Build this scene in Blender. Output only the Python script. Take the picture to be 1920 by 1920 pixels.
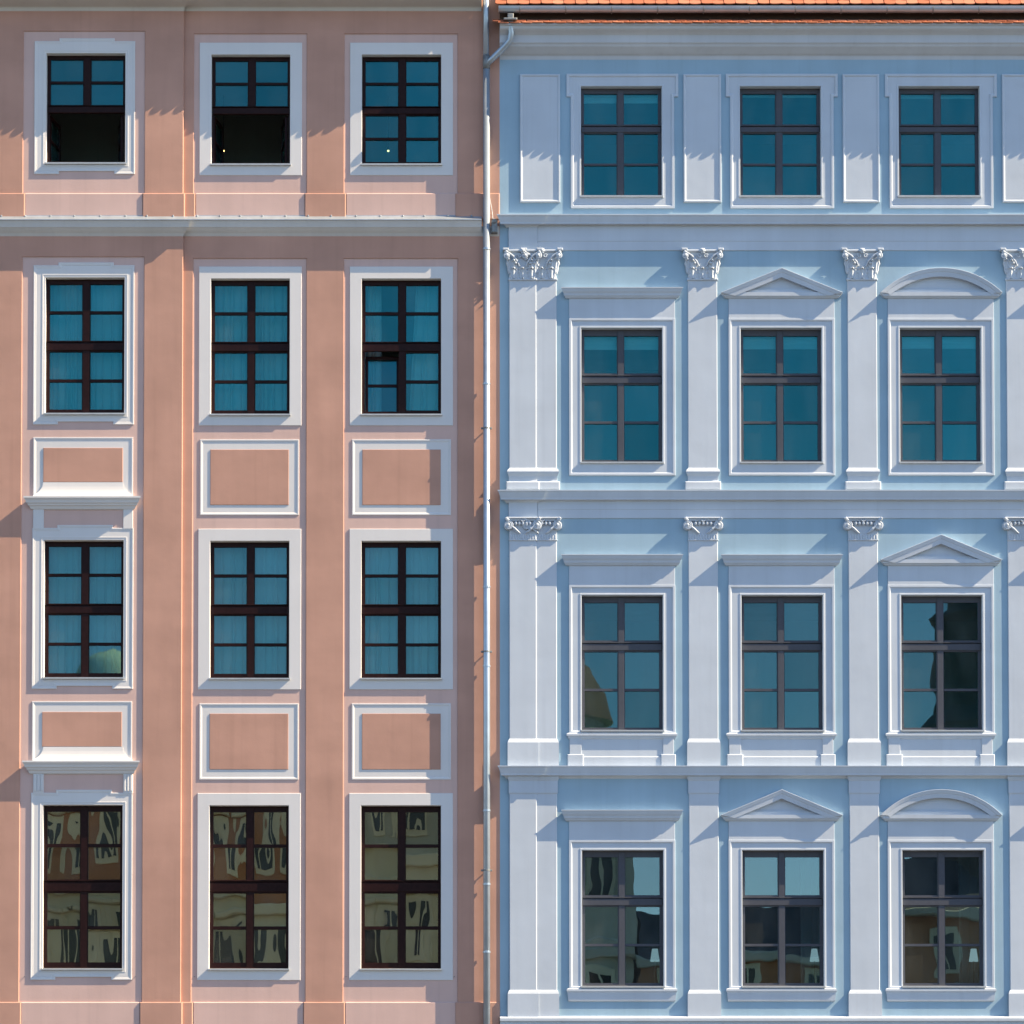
import bpy, bmesh, math, random
from mathutils import Vector
random.seed(7)
for o in list(bpy.data.objects): bpy.data.objects.remove(o)
S = bpy.context.scene
COL = S.collection
R = math.radians

# ------------------------------------------------------------------ camera
CX, CY, CZ = -0.75, -50.0, 1.7          # standing on the square, far from the facades
PITCH = R(2.0)
FL = 112.5
SHX, SHY = 0.047, 0.594
cd = bpy.data.cameras.new('camera'); cam = bpy.data.objects.new('camera', cd); COL.objects.link(cam)
cam.location = (CX, CY, CZ); cam.rotation_euler = (R(90) + PITCH, 0, 0)
cd.lens = FL; cd.sensor_width = 36; cd.shift_x = SHX; cd.shift_y = SHY
cd.clip_start = 0.5; cd.clip_end = 2000
S.camera = cam
# ------------------------------------------------------------------ light
SUNV = Vector((6.0, -1.0, 5.4)).normalized()      # towards the sun: grazing the facades from the right
el = math.asin(SUNV.z); az = math.atan2(SUNV.x, SUNV.y)
w = bpy.data.worlds.new('World'); S.world = w; w.use_nodes = True
nt = w.node_tree; bgn = nt.nodes['Background']
sky = nt.nodes.new('ShaderNodeTexSky'); sky.sky_type = 'NISHITA'; sky.sun_disc = False
sky.sun_elevation = el; sky.sun_rotation = az
sky.air_density = 1.0; sky.dust_density = 0.15; sky.ozone_density = 2.6
nt.links.new(sky.outputs[0], bgn.inputs[0]); bgn.inputs[1].default_value = 0.082
sd = bpy.data.lights.new('sun', 'SUN'); sun = bpy.data.objects.new('sun', sd); COL.objects.link(sun)
sd.energy = 5.0; sd.angle = R(0.15); sd.color = (1.0, 0.78, 0.52)
sun.rotation_euler = (-SUNV).to_track_quat('-Z', 'Y').to_euler()
sun.location = (60, -20, 60)
S.view_settings.view_transform = 'Standard'; S.view_settings.look = 'None'
S.view_settings.gamma = 1.0; S.view_settings.use_curve_mapping = False
S.view_settings.exposure = 1.55
S.render.engine = 'CYCLES'; S.cycles.max_bounces = 6; S.cycles.diffuse_bounces = 2; S.cycles.glossy_bounces = 3; S.cycles.transparent_max_bounces = 8
S.render.resolution_x = 1024; S.render.resolution_y = 1024

# ------------------------------------------------------------------ measuring helpers
# survey: position in the photograph (1920 px) + distance p in front of the blue wall -> metres
def ray(px, py):
    u = (px / 1920 - .5 + SHX) * 36; v = (.5 - py / 1920 + SHY) * 36
    c, s = math.cos(PITCH), math.sin(PITCH)
    return (u, FL * c - v * s, FL * s + v * c)
def Z(py, p=0.0):
    r = ray(960, py); t = (-p - CY) / r[1]; return CZ + r[2] * t
def X(px, py=750, p=0.0):
    r = ray(px, py); t = (-p - CY) / r[1]; return CX + r[0] * t
PX = 1 / 120.0     # metres per pixel on the wall

# ------------------------------------------------------------------ mesh builder
def poly_off(poly, d):
    n = len(poly); out = []
    for i in range(n):
        a = Vector(poly[i - 1]); b = Vector(poly[i]); c = Vector(poly[(i + 1) % n])
        e1 = (b - a).normalized(); e2 = (c - b).normalized()
        n1 = Vector((-e1.y, e1.x)); n2 = Vector((-e2.y, e2.x))
        k = 1 + n1.dot(n2)
        m = (n1 + n2) / max(k, .25)
        out.append((b.x + m.x * d, b.y + m.y * d))
    return out
def rect(x0, z0, x1, z1): return [(x0, z0), (x1, z0), (x1, z1), (x0, z1)]

class MB:
    def __init__(s): s.v = []; s.f = []
    def add(s, vs, fs):
        o = len(s.v); s.v += [tuple(v) for v in vs]; s.f += [tuple(o + i for i in f) for f in fs]
    def slab(s, x0, x1, z0, z1, p0, p1, b=.006, e='lrtb'):
        l = b if 'l' in e else 0; r = b if 'r' in e else 0; t = b if 't' in e else 0; q = b if 'b' in e else 0
        A = [(x0, p0, z0), (x1, p0, z0), (x1, p0, z1), (x0, p0, z1)]
        pb = p1 - b
        B = [(x0, pb, z0), (x1, pb, z0), (x1, pb, z1), (x0, pb, z1)]
        C = [(x0 + l, p1, z0 + q), (x1 - r, p1, z0 + q), (x1 - r, p1, z1 - t), (x0 + l, p1, z1 - t)]
        f = [(0, 1, 2, 3), (8, 9, 10, 11)]
        for k in range(4):
            j = (k + 1) % 4
            f += [(k, j, 4 + j, 4 + k), (4 + k, 4 + j, 8 + j, 8 + k)]
        s.add(A + B + C, f)
    def box(s, x0, x1, z0, z1, p0, p1): s.slab(x0, x1, z0, z1, p0, p1, 0.0005)
    def rings(s, loops, cap0=False, cap1=False):
        n = len(loops[0][0]); vs = []
        for poly, p in loops: vs += [(x, (p[i] if isinstance(p, (list, tuple)) else p), z) for i, (x, z) in enumerate(poly)]
        f = []
        for k in range(len(loops) - 1):
            for i in range(n):
                j = (i + 1) % n
                f.append((k * n + i, k * n + j, (k + 1) * n + j, (k + 1) * n + i))
        if cap0: f.append(tuple(range(n)))
        if cap1: f.append(tuple(range((len(loops) - 1) * n, len(loops) * n)))
        s.add(vs, f)
    def cornice(s, prof, x0, x1, r0=True, r1=True, pb=0.0, back=None):
        # prof: (p, py) from the bottom to the top; run along x, mitred returns
        pr = [(p, Z(y, p)) for p, y in prof]
        bk = pb - .05 if back is None else back
        pr = [(bk, pr[0][1])] + pr + [(bk, pr[-1][1])]
        n = len(pr); vs = []
        for p, z in pr: vs.append((x0 - (max(p - pb, 0) if r0 else 0), p, z))
        for p, z in pr: vs.append((x1 + (max(p - pb, 0) if r1 else 0), p, z))
        f = [(i, (i + 1) % n, n + (i + 1) % n, n + i) for i in range(n)]
        f += [tuple(range(n)), tuple(range(n, 2 * n))]
        s.add(vs, f)
    def panel(s, x0, x1, z0, z1, p, holes, depth):
        # sheet with rectangular holes and their reveals
        xs = sorted({x0, x1} | {h[0] for h in holes} | {h[2] for h in holes})
        zs = sorted({z0, z1} | {h[1] for h in holes} | {h[3] for h in holes})
        xs = [x for x in xs if x0 <= x <= x1]; zs = [z for z in zs if z0 <= z <= z1]
        for i in range(len(xs) - 1):
            for j in range(len(zs) - 1):
                cx = (xs[i] + xs[i + 1]) / 2; cz = (zs[j] + zs[j + 1]) / 2
                if any(h[0] < cx < h[2] and h[1] < cz < h[3] for h in holes): continue
                s.add([(xs[i], p, zs[j]), (xs[i + 1], p, zs[j]), (xs[i + 1], p, zs[j + 1]), (xs[i], p, zs[j + 1])], [(0, 1, 2, 3)])
        for h in holes:
            r = rect(h[0], h[1], h[2], h[3]); s.rings([(r, p), (r, p - depth)])
    def tube(s, pts, rad, n=10, cap=True):
        pts = [Vector(p) for p in pts]; m = len(pts)
        rads = rad if isinstance(rad, (list, tuple)) else [rad] * m
        vs = []; up = Vector((0.3, .9, .2))
        for i in range(m):
            t = (pts[min(i + 1, m - 1)] - pts[max(i - 1, 0)]).normalized()
            a = t.cross(up)
            if a.length < 1e-3: a = t.cross(Vector((1, 0, 0)))
            a.normalize(); b = t.cross(a)
            for k in range(n):
                g = 2 * math.pi * k / n
                vs.append(pts[i] + (a * math.cos(g) + b * math.sin(g)) * rads[i])
        f = []
        for i in range(m - 1):
            for k in range(n):
                j = (k + 1) % n; f.append((i * n + k, i * n + j, (i + 1) * n + j, (i + 1) * n + k))
        if cap: f += [tuple(range(n)), tuple(range((m - 1) * n, m * n))]
        s.add(vs, f)
    def ball(s, c, rx, rp=None, rz=None, n=10, m=7):
        rp = rp or rx; rz = rz or rx; vs = []; f = []
        for i in range(m + 1):
            th = math.pi * i / m
            for k in range(n):
                g = 2 * math.pi * k / n
                vs.append((c[0] + rx * math.sin(th) * math.cos(g), c[1] + rp * math.sin(th) * math.sin(g), c[2] + rz * math.cos(th)))
        for i in range(m):
            for k in range(n):
                j = (k + 1) % n; f.append((i * n + k, i * n + j, (i + 1) * n + j, (i + 1) * n + k))
        s.add(vs, f)
    def leaf(s, x, p, z, wd, h, curl, lean=0.0, ny=7, nx=6):
        # curling acanthus-like leaf, base at z, outline scalloped, tip bending out
        vs = []; f = []
        for j in range(ny + 1):
            t = j / ny
            wv = wd * (.62 + .45 * math.sin(math.pi * min(t * 1.15, 1))) * (1 - .55 * max(0, t - .7) / .3) * (1 + .16 * math.sin(t * 19))
            pz = z + h * (math.sin(t * 1.75) / math.sin(1.5) if t < .9 else .985 - (t - .9) * .9)
            pp = p + curl * (t ** 2.6) + .008
            for i in range(nx + 1):
                q = i / nx * 2 - 1
                vs.append((x + lean * t + q * wv / 2, pp - abs(q) ** 1.5 * .022 + .007 * math.cos(q * 8), pz - abs(q) * h * .07))
        for j in range(ny):
            for i in range(nx):
                a = j * (nx + 1) + i; f.append((a, a + 1, a + nx + 2, a + nx + 1))
        s.add(vs, f)
    def build(s, name, mat, parent=None, smooth=False, flip=False, y0=0.0):
        me = bpy.data.meshes.new(name)
        sg = 1 if flip else -1
        me.from_pydata([(v[0], y0 + sg * v[1], v[2]) for v in s.v], [], s.f)
        bm = bmesh.new(); bm.from_mesh(me)
        bmesh.ops.recalc_face_normals(bm, faces=bm.faces)
        bm.to_mesh(me); bm.free()
        if smooth:
            for pl in me.polygons: pl.use_smooth = True
        me.materials.append(mat)
        o = bpy.data.objects.new(name, me); COL.objects.link(o)
        if parent is not None:
            o.parent = parent
            o.matrix_parent_inverse = world_of(parent).inverted()
        return o
from mathutils import Matrix
def world_of(o):
    m = Matrix.LocRotScale(o.location, o.rotation_euler, o.scale)
    if o.parent is None: return m
    return world_of(o.parent) @ o.matrix_parent_inverse @ m
def empty(name, loc=(0, 0, 0), parent=None):
    o = bpy.data.objects.new(name, None); COL.objects.link(o); o.location = loc
    if parent is not None:
        o.parent = parent; o.matrix_parent_inverse = world_of(parent).inverted()
    return o
def tag(o, label, cat, group=None):
    o['label'] = label; o['category'] = cat
    if group: o['group'] = group
    return o

# ------------------------------------------------------------------ materials
def newmat(name):
    m = bpy.data.materials.new(name); m.use_nodes = True
    n = m.node_tree; n.nodes.clear()
    out = n.nodes.new('ShaderNodeOutputMaterial')
    return m, n, out
def N(n, t, **k):
    x = n.nodes.new(t)
    for a, b in k.items(): setattr(x, a, b)
    return x
def plaster(name, col, var=.07, bump=1.0, rough=.85, streak=.05, stain=.0):
    m, n, out = newmat(name)
    b = N(n, 'ShaderNodeBsdfPrincipled'); b.inputs['Roughness'].default_value = rough
    b.inputs['Specular IOR Level'].default_value = .25
    g = N(n, 'ShaderNodeNewGeometry')
    def noise(scale, det, sc=(1, 1, 1)):
        mp = N(n, 'ShaderNodeMapping'); mp.inputs['Scale'].default_value = sc
        n.links.new(g.outputs['Position'], mp.inputs[0])
        t = N(n, 'ShaderNodeTexNoise'); t.inputs['Scale'].default_value = scale; t.inputs['Detail'].default_value = det
        n.links.new(mp.outputs[0], t.inputs['Vector']); return t
    def mrange(src, lo, hi, f0=.3, f1=.7):
        r = N(n, 'ShaderNodeMapRange'); r.inputs[1].default_value = f0; r.inputs[2].default_value = f1
        r.inputs[3].default_value = lo; r.inputs[4].default_value = hi
        n.links.new(src, r.inputs[0]); return r.outputs[0]
    def mul(a, c):
        x = N(n, 'ShaderNodeMath', operation='MULTIPLY'); n.links.new(a, x.inputs[0]); n.links.new(c, x.inputs[1]); return x.outputs[0]
    v = mrange(noise(.9, 3).outputs[0], 1 - var, 1 + var * .6)
    v = mul(v, mrange(noise(3.2, 3, (1, 1, .12)).outputs[0], 1 - streak, 1 + streak * .5))
    v = mul(v, mrange(noise(1.7, 4, (.7, 1, 1.5)).outputs[0], 1 - var * .55, 1 + var * .45))
    v = mul(v, mrange(noise(11, 2, (1, 1, .035)).outputs[0], 1, 1 - streak, .56, .75))
    if stain:
        v = mul(v, mrange(noise(2.1, 4).outputs[0], 1, 1 - stain, .60, .78))
    mx = N(n, 'ShaderNodeVectorMath', operation='SCALE'); mx.inputs[0].default_value = col
    n.links.new(v, mx.inputs['Scale']); n.links.new(mx.outputs[0], b.inputs['Base Color'])
    # trowel waves + grain
    b1 = N(n, 'ShaderNodeBump'); b1.inputs['Strength'].default_value = 1.0; b1.inputs['Distance'].default_value = .0016 * bump
    n.links.new(noise(5.5, 2).outputs[0], b1.inputs['Height'])
    b2 = N(n, 'ShaderNodeBump'); b2.inputs['Strength'].default_value = 1.0; b2.inputs['Distance'].default_value = .0005 * bump
    n.links.new(noise(55, 1.5).outputs[0], b2.inputs['Height']); n.links.new(b1.outputs[0], b2.inputs['Normal'])
    n.links.new(b2.outputs[0], b.inputs['Normal'])
    n.links.new(b.outputs[0], out.inputs[0]); return m
def simple(name, col, rough=.5, metal=0.0, spec=.5, nscale=20, var=.12, bump=0.0):
    m, n, out = newmat(name)
    b = N(n, 'ShaderNodeBsdfPrincipled'); b.inputs['Roughness'].default_value = rough
    b.inputs['Metallic'].default_value = metal; b.inputs['Specular IOR Level'].default_value = spec
    g = N(n, 'ShaderNodeNewGeometry'); t = N(n, 'ShaderNodeTexNoise'); t.inputs['Scale'].default_value = nscale; t.inputs['Detail'].default_value = 4
    n.links.new(g.outputs['Position'], t.inputs['Vector'])
    r = N(n, 'ShaderNodeMapRange'); r.inputs[1].default_value = .3; r.inputs[2].default_value = .7
    r.inputs[3].default_value = 1 - var; r.inputs[4].default_value = 1 + var
    n.links.new(t.outputs[0], r.inputs[0])
    mx = N(n, 'ShaderNodeVectorMath', operation='SCALE'); mx.inputs[0].default_value = col
    n.links.new(r.outputs[0], mx.inputs['Scale']); n.links.new(mx.outputs[0], b.inputs['Base Color'])
    if bump:
        bb = N(n, 'ShaderNodeBump'); bb.inputs['Strength'].default_value = 1; bb.inputs['Distance'].default_value = bump
        n.links.new(t.outputs[0], bb.inputs['Height']); n.links.new(bb.outputs[0], b.inputs['Normal'])
    n.links.new(b.outputs[0], out.inputs[0]); return m
def glass(name, wave, trans=(.66, .91, .93), refl=(.14, .88, .92), ior=1.78, scale=2.6, sc=(1, 1, 1)):
    m, n, out = newmat(name)
    tr = N(n, 'ShaderNodeBsdfTransparent'); tr.inputs[0].default_value = (*trans, 1)
    gl = N(n, 'ShaderNodeBsdfGlossy'); gl.inputs['Roughness'].default_value = 0.0; gl.inputs['Color'].default_value = (*refl, 1)
    fr = N(n, 'ShaderNodeFresnel'); fr.inputs['IOR'].default_value = ior
    mix = N(n, 'ShaderNodeMixShader')
    g = N(n, 'ShaderNodeNewGeometry'); t = N(n, 'ShaderNodeTexNoise'); t.inputs['Scale'].default_value = scale; t.inputs['Detail'].default_value = 0.3
    mp = N(n, 'ShaderNodeMapping'); mp.inputs['Scale'].default_value = sc; n.links.new(g.outputs['Position'], mp.inputs[0]); n.links.new(mp.outputs[0], t.inputs['Vector'])
    b = N(n, 'ShaderNodeBump'); b.inputs['Strength'].default_value = 1; b.inputs['Distance'].default_value = wave
    n.links.new(t.outputs[0], b.inputs['Height']); n.links.new(b.outputs[0], gl.inputs['Normal'])
    oi = N(n, 'ShaderNodeObjectInfo'); rr = N(n, 'ShaderNodeMapRange'); rr.inputs[3].default_value = .80; rr.inputs[4].default_value = 1.2
    n.links.new(oi.outputs['Random'], rr.inputs[0])
    mu = N(n, 'ShaderNodeMath', operation='MULTIPLY'); n.links.new(fr.outputs[0], mu.inputs[0]); n.links.new(rr.outputs[0], mu.inputs[1])
    n.links.new(mu.outputs[0], mix.inputs[0]); n.links.new(tr.outputs[0], mix.inputs[1]); n.links.new(gl.outputs[0], mix.inputs[2])
    # thin film of dust and old rain marks on the pane
    df = N(n, 'ShaderNodeBsdfDiffuse'); df.inputs[0].default_value = (.62, .66, .64, 1)
    d1 = N(n, 'ShaderNodeTexNoise'); d1.inputs['Scale'].default_value = 1.9; d1.inputs['Detail'].default_value = 3
    m2 = N(n, 'ShaderNodeMapping'); m2.inputs['Scale'].default_value = (1.4, 1, .6); n.links.new(g.outputs['Position'], m2.inputs[0]); n.links.new(m2.outputs[0], d1.inputs['Vector'])
    dr = N(n, 'ShaderNodeMapRange'); dr.inputs[1].default_value = .35; dr.inputs[2].default_value = .75; dr.inputs[3].default_value = .004; dr.inputs[4].default_value = .045
    n.links.new(d1.outputs[0], dr.inputs[0])
    mx2 = N(n, 'ShaderNodeMixShader'); n.links.new(dr.outputs[0], mx2.inputs[0]); n.links.new(mix.outputs[0], mx2.inputs[1]); n.links.new(df.outputs[0], mx2.inputs[2])
    n.links.new(mx2.outputs[0], out.inputs[0]); return m
def tilemat(name):
    m, n, out = newmat(name)
    b = N(n, 'ShaderNodeBsdfPrincipled'); b.inputs['Roughness'].default_value = .8
    oi = N(n, 'ShaderNodeObjectInfo'); cr = N(n, 'ShaderNodeValToRGB')
    e = cr.color_ramp.elements; e[0].position = 0; e[0].color = (.33, .10, .045, 1); e[1].position = 1; e[1].color = (.43, .18, .105, 1)
    q = e.new(.4); q.color = (.37, .12, .06, 1); q = e.new(.7); q.color = (.40, .15, .085, 1)
    n.links.new(oi.outputs['Random'], cr.inputs[0]); n.links.new(cr.outputs[0], b.inputs['Base Color'])
    n.links.new(b.outputs[0], out.inputs[0]); return m
def emit(name, col, st):
    m, n, out = newmat(name); e = N(n, 'ShaderNodeEmission'); e.inputs[0].default_value = (*col, 1); e.inputs[1].default_value = st
    n.links.new(e.outputs[0], out.inputs[0]); return m
def clothmat(name, col):
    m, n, out = newmat(name)
    d = N(n, 'ShaderNodeBsdfDiffuse'); d.inputs[0].default_value = (*col, 1)
    t = N(n, 'ShaderNodeBsdfTranslucent'); t.inputs[0].default_value = (*col, 1)
    x = N(n, 'ShaderNodeMixShader'); x.inputs[0].default_value = .3
    n.links.new(d.outputs[0], x.inputs[1]); n.links.new(t.outputs[0], x.inputs[2]); n.links.new(x.outputs[0], out.inputs[0]); return m

M_pink = plaster('terracotta_plaster', (.485, .285, .222), .10, 1.0, stain=.06)
M_rose = plaster('pale_rose_plaster', (.60, .43, .39), .05, .8, stain=.04)
M_white = plaster('white_trim_paint', (.64, .645, .655), .025, .35, streak=.02)
M_btrim = plaster('pale_blue_trim_paint', (.50, .570, .655), .05, .8, streak=.04, stain=.05)
M_bwall = plaster('sky_blue_plaster', (.295, .44, .56), .06, .9)
M_greytrim = plaster('grey_white_cornice_paint', (.56, .56, .55), .03, .4)
M_eave = plaster('blue_grey_eave_paint', (.50, .545, .60), .04, .4)
M_brown = simple('dark_brown_window_wood', (.018, .0065, .0065), .4, spec=.12, var=.25)
M_grey = simple('grey_violet_window_paint', (.068, .075, .095), .45, spec=.2, var=.06)
M_sill = simple('pale_sheet_metal', (.42, .45, .47), .45, .3, var=.08)
M_flash = simple('blue_grey_metal_flashing', (.34, .40, .46), .45, .5, var=.12, nscale=5)
M_zinc = simple('zinc_pipe_metal', (.40, .48, .56), .36, .65, var=.08, nscale=6)
M_zincd = simple('weathered_zinc', (.20, .22, .23), .55, .4, var=.2)
M_darkwood = simple('dark_eave_boards', (.05, .03, .022), .8)
M_glassP = glass('clear_old_pane_glass', .0007)
M_glassW = glass('wavy_old_pane_glass', .0007, refl=(1.0, .93, .70), trans=(.5, .6, .6), ior=2.75, scale=2.9, sc=(1.5, 1, .55))
M_glassB = glass('blue_house_pane_glass', .0004)
M_glass3 = glass('third_storey_pane_glass', .0004, refl=(.48, .86, .90))
M_glassL = glass('lower_storey_pane_glass', .0006, refl=(.70, .95, .97), trans=(.55, .66, .68), ior=2.3)
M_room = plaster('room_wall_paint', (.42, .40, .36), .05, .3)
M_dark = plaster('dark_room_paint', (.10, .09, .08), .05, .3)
M_curt = clothmat('sheer_curtain_cloth', (.80, .82, .82))
M_tile = tilemat('orange_clay_tile')
M_lampsh = emit('added_glow_lamp_shade', (.78, .95, 1.0), .30)  # faint glow added so the white shades show through the panes
M_brass = simple('lamp_stand_metal', (.3, .28, .24), .4, .6)
M_bulb = emit('warm_bulb_glow', (1.0, .66, .25), 1.6)

# ------------------------------------------------------------------ ground
def paving():
    m, n, out = newmat('plaza_stone_paving')
    b = N(n, 'ShaderNodeBsdfPrincipled'); b.inputs['Roughness'].default_value = .85
    g = N(n, 'ShaderNodeNewGeometry'); t = N(n, 'ShaderNodeTexBrick'); t.inputs['Scale'].default_value = 1.2
    t.inputs['Color1'].default_value = (.070, .073, .078, 1); t.inputs['Color2'].default_value = (.060, .062, .064, 1); t.inputs['Mortar'].default_value = (.035, .035, .035, 1)
    n.links.new(g.outputs['Position'], t.inputs['Vector']); n.links.new(t.outputs[0], b.inputs['Base Color'])
    n.links.new(b.outputs[0], out.inputs[0]); return m
me = bpy.data.meshes.new('square_paving'); me.from_pydata([(-700, -700, 0), (700, -700, 0), (700, 700, 0), (-700, 700, 0)], [], [(0, 1, 2, 3)])
me.materials.append(paving()); gobj = bpy.data.objects.new('square_paving', me); COL.objects.link(gobj); gobj['kind'] = 'structure'

# ================================================================== shared builders
def room(parent, x0, x1, z0, z1, p, mat, up=.35, down=.8, side=.55, depth=3.2):
    m = MB()
    o = rect(x0, z0, x1, z1); r = rect(x0 - side, z0 - down, x1 + side, z1 + up)
    m.rings([(o, p), (r, p), (r, p - depth)], cap1=True)
    return m.build('room_interior', mat, parent)

def make_window(parent, op, pf, fx, fz, fm, gm, mull, trans, tilt=.12, skip=(), bars=True):
    """op=(x0,z0,x1,z1) opening, pf depth of the frame front, fx/fz pane fractions (from left / from top)"""
    x0, z0, x1, z1 = op; W = x1 - x0; H = z1 - z0
    m = MB(); holes = []; panes = []
    for j, (b0, b1) in enumerate(fz):
        for i, (a0, a1) in enumerate(fx):
            h = (x0 + a0 * W, z1 - b1 * H, x0 + a1 * W, z1 - b0 * H)
            if (i, j) in skip: continue
            holes.append(h); panes.append(h)
    if skip:
        # an open sash leaves one large hole
        rows = sorted({j for i, j in skip}); cols = sorted({i for i, j in skip})
        holes.append((x0 + (fx[cols[0]][0] - .012) * W, z1 - (fz[rows[-1]][1] + .008) * H, x0 + (fx[cols[-1]][1] + .012) * W, z1 - (fz[rows[0]][0] - .012) * H))
    m.panel(x0, x1, z0, z1, pf, holes, .05)
    m.rings([(rect(x0, z0, x1, z1), pf), (rect(x0, z0, x1, z1), pf - .05)])
    full_mull = not skip or len({i for i, j in skip}) == 1
    mz0 = z0 if full_mull else z1 - trans[1] * H
    m.slab(x0 + mull[0] * W + .012, x0 + mull[1] * W - .012, mz0 + .03, z1 - .03, pf - .01, pf + .016, .006, 'lr')
    m.slab(x0 + .012, x1 - .012, z1 - trans[1] * H, z1 - (trans[0] + .012) * H, pf - .01, pf + .026, .008)
    m.slab(x0 + .012, x1 - .012, z1 - (trans[0] + .006) * H, z1 - trans[0] * H, pf - .01, pf + .034, .004)
    m.slab(x0 + .012, x1 - .012, z0 + .005, z0 + .035, pf - .01, pf + .022, .006)
    wnd = m.build('window', fm, parent)
    for h in panes:
        cx, cz = (h[0] + h[2]) / 2, (h[1] + h[3]) / 2
        hw, hh = (h[2] - h[0]) / 2 + .006, (h[3] - h[1]) / 2 + .006
        g = MB(); g.box(-hw, hw, -hh, hh, -.004, .004)
        o = g.build('pane', gm)
        o.location = (cx, -(pf - .03), cz)
        o.rotation_euler = (R(random.uniform(-tilt, tilt)), 0, R(random.uniform(-tilt, tilt)))
        o.parent = wnd; o.matrix_parent_inverse = world_of(wnd).inverted()
    return wnd

def sill_part(parent, x0, x1, z, p0, p1, mat):
    m = MB()
    m.add([(x0, p0, z + .018), (x1, p0, z + .018), (x1, p1, z + .004), (x0, p1, z + .004),
           (x0, p0, z - .03), (x1, p0, z - .03), (x1, p1, z - .02), (x0, p1, z - .02)],
          [(0, 1, 2, 3), (4, 5, 6, 7), (3, 2, 6, 7), (0, 3, 7, 4), (1, 2, 6, 5), (0, 1, 5, 4)])
    return m.build('sill', mat, parent)

# ================================================================== PINK HOUSE
pink = empty('pink_house', (-4.5, 0, 0))
tag(pink, 'terracotta pink plastered house with white surrounds and dark brown windows', 'house')
PL, PR = .06, 0.0
RD = .018
ZB = 3.9
yref = 700
XL = X(-330)
def frieze(x0, x1, ya, yb, p):
    m = MB(); m.slab(x0, x1, Z(yb, p), Z(ya, p), p - .2, p, .0005, ''); return m.build('frieze', M_pink, pink)
frieze(XL, X(343), -110, 58, PL); frieze(X(343), X(937), -110, 63, PR)
frieze(XL, X(343), 400, 481, PL); frieze(X(343), X(937), 400, 484, PR)
def pink_pilaster(xa, xb, p, edges, plx=(3, 3)):
    for (ya, yb, yp) in ((60, 363, 405), (483, 1879, None)):
        m = MB(); zt = Z(58 if ya == 60 and p else (63 if ya == 60 else (481 if p else 484)), p)
        zp = Z(yb, p)
        m.slab(X(xa), X(xb), zp, zt, p - .2, p, .009, edges)
        o = m.build('pilaster', M_pink, pink)
        q = MB(); z0 = Z(yp, p) - .05 if yp else ZB
        q.slab(X(xa - plx[0]), X(xb + plx[1]), z0, zp, p - .2, p + .025, .012, 'lrt')
        q.build('plinth', M_pink, o)
pink_pilaster(-330, 42, PL, 'r', (0, 4)); pink_pilaster(270, 343, PL, 'lr', (3, 3))
pink_pilaster(343.2, 362, PR, 'r', (0, 3)); pink_pilaster(574, 645, PR, 'lr'); pink_pilaster(858, 937, PR, 'l', (4, 0))

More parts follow.
